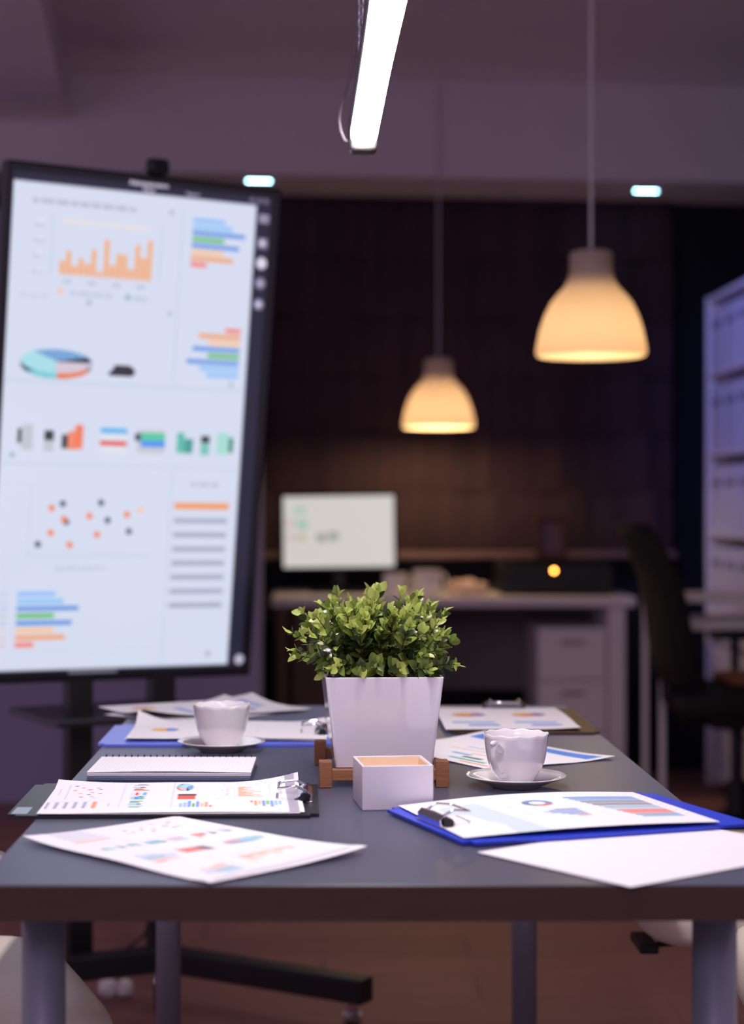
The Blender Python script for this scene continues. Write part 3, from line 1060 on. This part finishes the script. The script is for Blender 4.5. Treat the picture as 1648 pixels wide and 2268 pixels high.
# ------------------------------------------------------------------ squared notebook
nb = thing('spiral_notebook', 'spiral-bound squared notebook lying open on the left of the table', 'notebook', (-.1935, 2.356, TZ), (0, 0, R(-.8)))
mesh_obj('cover', box((0, 0, .0012), (.211, .146, .0016), bevel=.0004, seg=1), m_navycov, nb)
mesh_obj('lower_pages', box((0, 0, .0048), (.208, .143, .0050), bevel=.0006, seg=1), material('blue_grey_page_block', (112, 120, 146), .7, scale=300, stretch=(1, 1, 10), vary=.1), nb)
mesh_obj('page_block', box((0, .0005, .0100), (.209, .143, .0048), bevel=.0008, seg=1), m_pages, nb)
p = Print(.209, .143, .001, PAPER)
for i in range(43):
    p.rect(.008 + i * .0239, .02, .0105 + i * .0239, 1, (196, 196, 216), .55)
for i in range(28):
    p.rect(0, .05 + i * .035, 1, .0535 + i * .035, (205, 205, 222), .30)
me = grid_mesh('top_page', .209, .143, p, lambda U, V: .0003 + .0012 * np.sin(np.pi * U) * V)
mesh_obj('top_page', me, M_PRINT, nb, (0, .0005, .0125))
coil_me = None
for i in range(24):
    x = -.098 + i * .00852
    if coil_me is None:
        o = mesh_obj('coil', tube([(0, .0038 * math.cos(a), .0072 * math.sin(a)) for a in np.linspace(0, 2 * math.pi, 14)[:-1]], .0007, 5, True), m_wire, nb, (x, .0725, .0082), smooth=True)
        coil_me = o.data
    else:
        mesh_obj('coil', coil_me, None, nb, (x, .0725, .0082))

# ------------------------------------------------------------------ interactive display on a wheeled stand
DW, DH = .629, 1.09
DC = Vector((-.399, 3.867, 1.251))
disp = thing('interactive_display', 'large portrait touch display showing a colour report, on a black wheeled stand', 'display', (DC.x, DC.y, 0))
Mrot = (Matrix.Rotation(R(29.1), 4, 'Z') @ Matrix.Rotation(R(6.66), 4, 'X') @ Matrix.Rotation(R(.8), 4, 'Y'))
m_bez = material('black_gloss_bezel', (9, 9, 11), .4, vary=.04, spec=.3)


def dpart(name, bm, mat, parent=disp, **k):
    o = mesh_obj(name, bm, mat, disp, (0, 0, DC.z), Mrot.to_euler(), **k)
    return o


body = dpart('bezel', box((0, .024, 0), (DW, .048, DH), bevel=.004), m_bez)
p = Print(DW, DH, .003, (38, 38, 58))
p.rect(.0, .0, 1, .012, (9, 9, 12)); p.rect(.968, 0, 1, 1, (9, 9, 12)); p.rect(0, 0, .010, 1, (9, 9, 12)); p.rect(0, .987, 1, 1, (9, 9, 12))
p.rect(.012, .030, .910, .981, (214, 220, 240))
dashboard(p)
# dark header bar and tool strip, window buttons, round tool icons
for u in (.892, .921, .947):
    p.disc(u, .020, .010, (120, 112, 140), .8)
for k in range(3):
    p.rect(.943 - .020, .048 + .006 * k, .943 + .020, .051 + .006 * k, (200, 190, 222))
p.rect(.943 - .020, .095, .943 + .020, .116, (130, 122, 150)); p.disc(.943, .105, .011, (214, 208, 230))
p.disc(.944, .146, .020, (222, 216, 236)); p.disc(.944, .187, .020, (140, 130, 160)); p.disc(.944, .187, .008, (190, 186, 206))
p.disc(.943, .230, .019, (150, 142, 172)); p.disc(.943, .230, .009, (214, 208, 230))
p.disc(.958, .972, .018, (190, 184, 206))
p.rect(.30, .985, .48, .990, (160, 155, 175), .6)
scr_me = bpy.data.meshes.new('screen')
sm = grid_mesh('screen', DW * .985, DH * .985, p)
for poly in sm.polygons:
    pass
scr = mesh_obj('screen', sm, printed('lit_screen', emission=1.0, rough=.12), body)
scr.rotation_euler = (R(90), 0, 0)
scr.location = (0, -.0006, 0)
m_txt_l = emitter('pale_screen_text', lin((205, 196, 220)), 1.0)
m_txt_g = emitter('grey_screen_text', lin((150, 160, 180)), 1.0)
m_txt_w = emitter('faint_screen_text', lin((190, 198, 214)), 1.0)


def screen_text(s, u, v, size, mt):
    me = text_mesh(s, size)
    o = mesh_obj('lettering', me, mt, body, ((u - .5) * DW, -.0014, (.5 - v) * DH), (R(90), 0, 0))
    return o


screen_text('Administration', .494, .0185, .0150, m_txt_l)
screen_text('Panel', .494, .0295, .0120, m_txt_l)
screen_text('Support', .658, .0285, .0100, m_txt_g)
screen_text('Current properties & external images', .27, .064, .0120, m_txt_g)
for i, s in enumerate(('100', '75', '50', '25')):
    screen_text(s, .118, .11 + .03 * i, .009, m_txt_w)
mesh_obj('side_button', box((DW / 2 + .0015, .03, -.30), (.003, .012, .05), bevel=.001, seg=1), m_blackpl, body)

dv = Vector((math.cos(R(29.1)), math.sin(R(29.1)), 0))
nv = Vector((math.sin(R(29.1)), -math.cos(R(29.1)), 0))


def dn(d, n, z):
    return tuple(dv * d + nv * n + Vector((0, 0, z)))


rotz = Matrix.Rotation(R(29.1), 3, 'Z')
for s in (-.10, .095):
    mesh_obj('column', box(dn(s, -.085, .62), (.055, .045, 1.05), rot=rotz, bevel=.004), m_blackpl, disp)
mesh_obj('mount_plate', box(dn(0, -.065, 1.05), (.34, .03, .30), rot=rotz, bevel=.004), m_blackpl, disp)
mesh_obj('tray', box(dn(0, -.10, .635), (.40, .31, .014), rot=rotz, bevel=.003), material('smoked_tray', (34, 34, 40), .3, vary=.05), disp)
# V-shaped wheeled foot: apex under the right column
apex = Vector((-.335, 3.845, .122)) - Vector((DC.x, DC.y, 0))
ends = [Vector((.092, 3.585, .122)) - Vector((DC.x, DC.y, 0)), Vector((-.76, 3.65, .122)) - Vector((DC.x, DC.y, 0))]
m_foot = material('matt_black_steel', (20, 20, 26), .45, vary=.05)


def caster(parent, pos):
    c = mesh_obj('caster', cyl((pos[0], pos[1], .060), (pos[0], pos[1], .098), .012, n=14), m_chrome, parent)
    bm = bmesh.new()
    add_box(bm, (pos[0], pos[1], .066), (.030, .040, .012), bevel=.003)
    add_box(bm, (pos[0] - .017, pos[1] + .006, .048), (.003, .034, .044), bevel=.001, seg=1)
    add_box(bm, (pos[0] + .017, pos[1] + .006, .048), (.003, .034, .044), bevel=.001, seg=1)
    mesh_obj('fork', bm, m_chrome, c)
    mesh_obj('wheel', cyl((pos[0] - .013, pos[1] + .010, .034), (pos[0] + .013, pos[1] + .010, .034), .034, n=24), m_blackpl, c)


for e_ in ends:
    d_ = (e_ - apex)
    q = d_.to_track_quat('Y', 'Z').to_matrix()
    mesh_obj('foot', box((apex + e_) / 2, (.05, d_.length, .050), rot=q, bevel=.004), m_foot, disp)
    caster(disp, e_ - d_.normalized() * .035)
caster(disp, apex + Vector((-.01, .03, 0)))
mesh_obj('power_cable', tube([tuple(apex + Vector(q)) for q in ((0, -.02, .25), (-.01, -.035, .13), (-.04, -.05, .06), (-.08, -.06, .03))], .003, 8), m_blackpl, disp)

wc_pos = Mrot @ Vector(((.531 - .5) * DW, .010, DH / 2)) + Vector((DC.x, DC.y, DC.z))
wc = thing('webcam', 'small black webcam standing on the top edge of the display', 'camera', tuple(wc_pos + Vector((0, 0, .001))), (0, 0, R(29.1)))
mesh_obj('body', box((0, 0, .019), (.050, .026, .034), bevel=.010, seg=4), m_blackpl, wc)
mesh_obj('lens', cyl((0, -.0125, .019), (0, -.0155, .019), .009, n=20), m_bez, wc)
mesh_obj('bracket', box((0, .004, .002), (.026, .030, .004), bevel=.001, seg=1), m_blackpl, wc)

# ------------------------------------------------------------------ cream swivel chairs


def swivel_chair(label, x, y, yaw, arms=True, lever=True, up=0.0):
    """faces local +x"""
    t = thing('swivel_chair', label, 'chair', (x, y, 0), (0, 0, R(yaw)), 'cream leather swivel chairs')
    mesh_obj('seat', cushion((0, 0, .465 + up), (.54, .50, .125), .30, 36, 18), m_cream, t, smooth=True)
    bm = cushion((0, 0, 0), (.09, .46, .40), .32, 28, 16)
    bmesh.ops.transform(bm, matrix=Matrix.Translation((-.275, 0, .735 + up)) @ Matrix.Rotation(R(-8), 4, 'Y'), verts=bm.verts)
    mesh_obj('backrest', bm, m_cream, t, smooth=True)
    if arms:
        for s in (-1, 1):
            a = mesh_obj('armrest', cushion((-.03, s * .285, .682), (.30, .06, .036), .35, 20, 10), m_cream, t, smooth=True)
            mesh_obj('arm_support', tube([(.06, s * .285, .67), (.07, s * .285, .55), (.03, s * .262, .435 + up), (-.06, s * .20, .412 + up)], .012, 10), m_chrome, a, smooth=True)
    mesh_obj('column', lathe([(0, .06), (.032, .06), (.032, .22), (.022, .22), (.022, .392 + up), (.07, .396 + up), (.07, .412 + up), (0, .412 + up)], 24), m_chrome, t, smooth=False)
    if lever:
        lv = mesh_obj('lever', tube([(.03, .02, .398), (.13, .07, .396), (.23, .10, .394)], .005, 8), m_blackpl, t)
        mesh_obj('grip', box((.250, .10, .397), (.030, .095, .014), bevel=.003), m_blackpl, lv)
    for k in range(5):
        a = R(36 + 72 * k)
        dx, dy = math.cos(a), math.sin(a)
        lg = mesh_obj('base_arm', tube([(.02 * dx, .02 * dy, .095), (.15 * dx, .15 * dy, .085), (.28 * dx, .28 * dy, .070)], [.020, .017, .012], 10), m_whitemat, t, smooth=True)
        bm = bmesh.new()
        for s in (-1, 1):
            add_cyl(bm, (.28 * dx - dy * .004 * s, .28 * dy + dx * .004 * s, .027), (.28 * dx - dy * .018 * s, .28 * dy + dx * .018 * s, .027), .027, n=20)
        mesh_obj('caster', bm, m_whitemat, lg)
    return t


swivel_chair('cream leather swivel chair at the left side of the table, its rounded seat showing', -.565, 2.283, 20, up=-.035)
swivel_chair('cream leather swivel chair at the far right of the table with a black lever below', .762, 2.95, 180, False)
swivel_chair('cream leather swivel chair at the near right of the table, only its seat edge showing', .815, 2.28, 176, False, False)

# scrap of paper on the floor
bm = bmesh.new()
for (x, s) in ((-.019, .022), (.019, .020)):
    r = bmesh.ops.create_icosphere(bm, subdivisions=2, radius=s, matrix=Matrix.Translation((x, 0, .020)))
    for v in r['verts']:
        v.co += Vector((random.uniform(-.003, .003), random.uniform(-.003, .003), random.uniform(-.002, .002)))
        v.co.z = max(v.co.z, .0005)
o = mesh_obj('crumpled_paper', bm, m_whitemat, None, (-.454, 3.985, 0.0006))
tag(o, 'small white crumpled scrap lying on the floor between the left table legs', 'paper')

# ------------------------------------------------------------------ back desk and what stands on it
DY0, DY1 = 6.86, 7.40
desk = thing('office_desk', 'long white office desk standing under the back window blind', 'desk', (.505, 7.13, 0))
mesh_obj('desktop', box((0, 0, .7225), (1.39, DY1 - DY0, .038), bevel=.003), m_whitemat, desk)
mesh_obj('leg', box((.627, 0, .351), (.065, .50, .702), bevel=.003), m_whitemat, desk)
mesh_obj('leg', box((-.655, 0, .351), (.05, .50, .702), bevel=.003), m_brownwood, desk)
mesh_obj('modesty_panel', box((.19, .245, .52), (.80, .018, .364)), m_greypan, desk)
ped = thing('drawer_unit', 'white three-drawer unit under the right end of the back desk', 'drawers', (.965, 7.13, 0))
mesh_obj('body', box((0, .008, .32), (.265, .45, .60), bevel=.003), m_whitemat, ped)
for k in range(3):
    dr = mesh_obj('drawer', box((0, -.226, .125 + .195 * k), (.259, .016, .188), bevel=.003), m_whitemat, ped)
    mesh_obj('handle', box((0, -.236, .175 + .195 * k), (.09, .006, .014), bevel=.002, seg=1), m_alu, dr)
for sx in (-1, 1):
    for sy in (-1, 1):
        mesh_obj('foot', cyl((sx * .11, sy * .18, 0), (sx * .11, sy * .18, .022), .012, n=12), m_blackpl, ped)
cab = thing('wooden_cabinet', 'brown wooden two-door cabinet under the left end of the back desk', 'cabinet', (.155, 7.10, 0))
mesh_obj('body', box((0, .01, .36), (.54, .40, .67), bevel=.003), m_brownwood, cab)
for s in (-1, 1):
    d_ = mesh_obj('door', box((s * .134, -.200, .36), (.262, .016, .65), bevel=.003), m_brownwood, cab)
    mesh_obj('knob', cyl((s * .02, -.208, .42), (s * .02, -.224, .42), .010, n=14), m_alu, d_)
mesh_obj('plinth', box((0, .02, .0125), (.50, .34, .025)), m_blackpl, cab)

# monitor
DT = .7418
mon = thing('desk_monitor', 'lit desktop monitor with a pale screen on the back desk', 'monitor', (.068, 7.14, DT), (0, 0, R(-5)))
tilt = Matrix.Rotation(R(-2), 3, 'X') @ Matrix.Rotation(R(-.8), 3, 'Y')
mb = mesh_obj('body', box((0, .018, .245), (.462, .030, .304), rot=tilt, bevel=.005), m_blackpl, mon)
p = Print(.440, .282, .004, (214, 208, 204))
p.rect(.04, .12, .09, .24, (205, 212, 206)); p.rect(.10, .14, .20, .24, (166, 200, 176))
p.rect(.03, .33, .09, .43, (206, 180, 180)); p.rect(.12, .34, .22, .45, (150, 196, 180))
p.rect(.03, .53, .09, .63, (206, 186, 180)); p.rect(.12, .53, .20, .63, (196, 182, 160))
p.rect(.30, .53, .38, .64, (150, 152, 140)); p.rect(.40, .50, .50, .63, (160, 166, 150))
sm = grid_mesh('screen', .440, .282, p)
o = mesh_obj('screen', sm, printed('lit_monitor_screen', emission=.95, rough=.3), mb)
o.matrix_local = (tilt.to_4x4() @ Matrix.Rotation(R(90), 4, 'X'))
o.location = Vector((0, .018, .245)) + tilt @ Vector((0, -.0158, 0))
mesh_obj('neck', box((0, .045, .07), (.05, .02, .14), bevel=.004), m_blackpl, mon)
mesh_obj('foot', box((0, .03, .005), (.22, .16, .010), bevel=.004), m_blackpl, mon)

for (x, y, r_, h_, lab) in ((.286, 6.99, .046, .085, 'smaller white mug on the back desk right of the monitor'),
                            (.412, 7.0, .058, .098, 'larger white mug on the back desk left of the crumpled tissue')):
    t = thing('mug', lab, 'mug', (x, y, DT), (0, 0, R(-30)), 'white mugs on the back desk')
    mesh_obj('bowl', lathe([(0, 0), (r_ * .9, 0), (r_, .004), (r_, h_), (r_ - .004, h_), (r_ - .005, .008), (0, .006)], 32), m_porc, t, smooth=False)
    mesh_obj('handle', tube([(r_ - .001, 0, h_ * .8), (r_ + .018, 0, h_ * .82), (r_ + .028, 0, h_ * .55), (r_ + .018, 0, h_ * .25), (r_ - .001, 0, h_ * .22)], .005, 8), m_porc, t, smooth=True)
bm = bmesh.new()
bmesh.ops.create_icosphere(bm, subdivisions=4, radius=1.0)
for v in bm.verts:
    n_ = math.sin(v.co.x * 9 + 3 * v.co.y) * .10 + math.sin(v.co.y * 13 + v.co.z * 6) * .09 + math.sin(v.co.x * 17 + v.co.z * 11) * .06
    v.co = v.co * (1 + n_)
    v.co = Vector((v.co.x * .078, v.co.y * .055, max(.0, .022 + v.co.z * .036)))
o = mesh_obj('crumpled_tissue', bm, m_pink, None, (.565, 7.02, DT + .0004), smooth=True)
tag(o, 'pinkish heap of crumpled tissue on the back desk', 'tissue')

# black printer and framed picture
pr = thing('desk_printer', 'low black printer with a small orange light on the back desk', 'printer', (.915, 7.14, DT))
mesh_obj('body', box((0, 0, .062), (.44, .34, .120), bevel=.012, seg=3), m_blackpl, pr)
mesh_obj('paper_tray', box((0, -.178, .030), (.30, .03, .02), bevel=.003), m_blackpl, pr)
mesh_obj('lid', box((0, .01, .128), (.42, .30, .012), bevel=.004), m_bez, pr)
mesh_obj('indicator_light', lathe([(0, .006), (.005, .005), (.007, .002), (.007, 0)], 16), emitter('orange_indicator', (1.0, .36, .05), 22.0), pr, (-.013, -.171, .096), (R(90), 0, 0))
fr = thing('picture_frame', 'reddish brown picture frame standing on the black printer', 'frame', (.915, 7.15, DT + .1345), (R(-8), 0, R(3)))
bm = bmesh.new()
for (c, s) in (((-.051, 0, .088), (.022, .016, .176)), ((.051, 0, .088), (.022, .016, .176)), ((0, 0, .166), (.080, .016, .022)), ((0, 0, .011), (.080, .016, .022))):
    add_box(bm, c, s, bevel=.002, seg=1)
mesh_obj('frame', bm, m_redframe, fr)
mesh_obj('picture', box((0, .003, .088), (.080, .004, .134)), m_photo, fr)
mesh_obj('easel_back', box((0, .035, .062), (.03, .004, .124), rot=Matrix.Rotation(R(24), 3, 'X')), m_redframe, fr)

# ------------------------------------------------------------------ black office chair, side on
oc = thing('office_chair', 'black high-backed office chair seen side on at the right', 'chair', (1.30, 5.62, 0))
bm = bmesh.new()
prof = [(-.345, 1.035), (-.325, .99), (-.292, .93), (-.262, .86), (-.243, .78), (-.232, .70), (-.220, .62), (-.195, .54)]
nW = 12
top, bot = [], []
for (x, z) in prof:
    tk = .030 + .022 * (1.035 - z)
    A_, B_ = [], []
    for j in range(nW + 1):
        s = j / nW * 2 - 1
        hw = .225 * (1 - .35 * max(0, (z - .9) / .14) ** 2)
        cv = .025 * s * s
        A_.append(bm.verts.new((x + cv - tk, s * hw, z)))
        B_.append(bm.verts.new((x + cv + tk * .6, s * hw, z)))
    top.append(A_)
    bot.append(B_)
for i in range(len(prof) - 1):
    for j in range(nW):
        bm.faces.new((top[i][j], top[i][j + 1], top[i + 1][j + 1], top[i + 1][j]))
        bm.faces.new((bot[i][j], bot[i + 1][j], bot[i + 1][j + 1], bot[i][j + 1]))
    bm.faces.new((top[i][0], top[i + 1][0], bot[i + 1][0], bot[i][0]))
    bm.faces.new((top[i][nW], bot[i][nW], bot[i + 1][nW], top[i + 1][nW]))
for e_ in (0, -1):
    for j in range(nW):
        bm.faces.new((top[e_][j], bot[e_][j], bot[e_][j + 1], top[e_][j + 1]))
mesh_obj('backrest', bm, m_blackfab, oc, smooth=True)
mesh_obj('seat', cushion((.04, 0, .485), (.50, .50, .10), .32, 32, 14), m_blackfab, oc, smooth=True)
mesh_obj('back_bar', tube([(-.225, 0, .62), (-.215, 0, .50), (-.16, 0, .425), (0, 0, .42)], .022, 10), m_blackpl, oc, smooth=True)
mesh_obj('mechanism', box((.02, 0, .418), (.24, .18, .035), bevel=.008), m_blackpl, oc)
mesh_obj('gas_column', lathe([(0, .07), (.035, .07), (.035, .23), (.020, .23), (.020, .405), (0, .405)], 20), m_blackpl, oc)
for s in (-1, 1):
    a = mesh_obj('armrest', cushion((.10, s * .29, .665), (.26, .07, .035), .35, 18, 10), m_blackpl, oc, smooth=True)
    mesh_obj('arm_support', tube([(.06, s * .29, .655), (.06, s * .29, .50), (.05, s * .24, .42), (.02, s * .05, .415)], .014, 10), m_blackpl, a, smooth=True)
for k in range(5):
    a = R(18 + 72 * k)
    dx, dy = math.cos(a), math.sin(a)
    lg = mesh_obj('base_arm', tube([(.02 * dx, .02 * dy, .11), (.16 * dx, .16 * dy, .095), (.30 * dx, .30 * dy, .068)], [.024, .02, .013], 10), m_blackpl, oc, smooth=True)
    bm = bmesh.new()
    for s in (-1, 1):
        add_cyl(bm, (.30 * dx - dy * .004 * s, .30 * dy + dx * .004 * s, .028), (.30 * dx - dy * .020 * s, .30 * dy + dx * .020 * s, .028), .028, n=20)
    mesh_obj('caster', bm, m_blackpl, lg)
o = mesh_obj('folded_blanket', cushion((0, 0, .017), (.30, .30, .034), .35, 24, 10), material('rust_brown_wool', (128, 78, 62), .9, scale=90, vary=.15, bump=.4), None, (1.385, 5.60, .5355), smooth=True)
tag(o, 'rust brown folded cloth lying on the seat of the black office chair', 'cloth')

# ------------------------------------------------------------------ white side table and bookcase on the right
st = thing('side_table', 'white side table with a lower rail standing before the white bookcase', 'table', (1.42, 6.13, 0))
mesh_obj('top', box((0, 0, .780), (.60, .34, .022), bevel=.003), m_whitemat, st)
for sy in (-1, 1):
    mesh_obj('rail', box((0, sy * .145, .692), (.56, .018, .034), bevel=.002, seg=1), m_whitemat, st)
for sx in (-1, 1):
    mesh_obj('end_rail', box((sx * .272, 0, .692), (.018, .27, .034), bevel=.002, seg=1), m_whitemat, st)
    for sy in (-1, 1):
        mesh_obj('leg', box((sx * .287, sy * .158, .384), (.018, .018, .768), bevel=.002, seg=1), m_whitemat, st)
bc = thing('white_bookcase', 'tall white open bookcase of file boxes along the right wall', 'bookcase', (1.505, 6.32, 0))
BD, BL, BH = .36, .72, 1.905
mesh_obj('side_panel', box((BD / 2, .010, BH / 2), (BD, .02, BH), bevel=.002, seg=1), m_whitemat, bc)
mesh_obj('side_panel', box((BD / 2, BL - .010, BH / 2), (BD, .02, BH), bevel=.002, seg=1), m_whitemat, bc)
mesh_obj('back_panel', box((BD - .004, BL / 2, BH / 2), (.008, BL - .04, BH - .04)), m_whitemat, bc)
shelf_z = [.06, .37, .675, .98, 1.29, 1.60, 1.893]
for z in shelf_z:
    mesh_obj('shelf', box((BD / 2 - .004, BL / 2, z), (BD - .02, BL - .042, .022), bevel=.002, seg=1), m_whitemat, bc)


def file_box(label, y, z, h, wy=.205):
    t = thing('file_box', label, 'box', (1.515 + .005, 6.32 + y, z), group='white file boxes')
    mesh_obj('carton', box((.14, 0, h / 2), (.28, wy, h), bevel=.003, seg=1), m_filebox, t)
    mesh_obj('label_card', box((-.0008, 0, h * .74), (.0015, wy * .8, h * .10)), m_slot, t)
    return t


names_h = ['lowest', 'second', 'third', 'fourth', 'fifth', 'sixth']
pos_n = ['near', 'middle', 'far']
for i in range(6):
    h = [.25, .245, .245, .25, .25, .235][i]
    for k, y in enumerate((.135, .36, .585)):
        file_box('white file box, %s one on the %s bookcase shelf from the floor' % (pos_n[k], names_h[i]), y, shelf_z[i] + .0115, h)
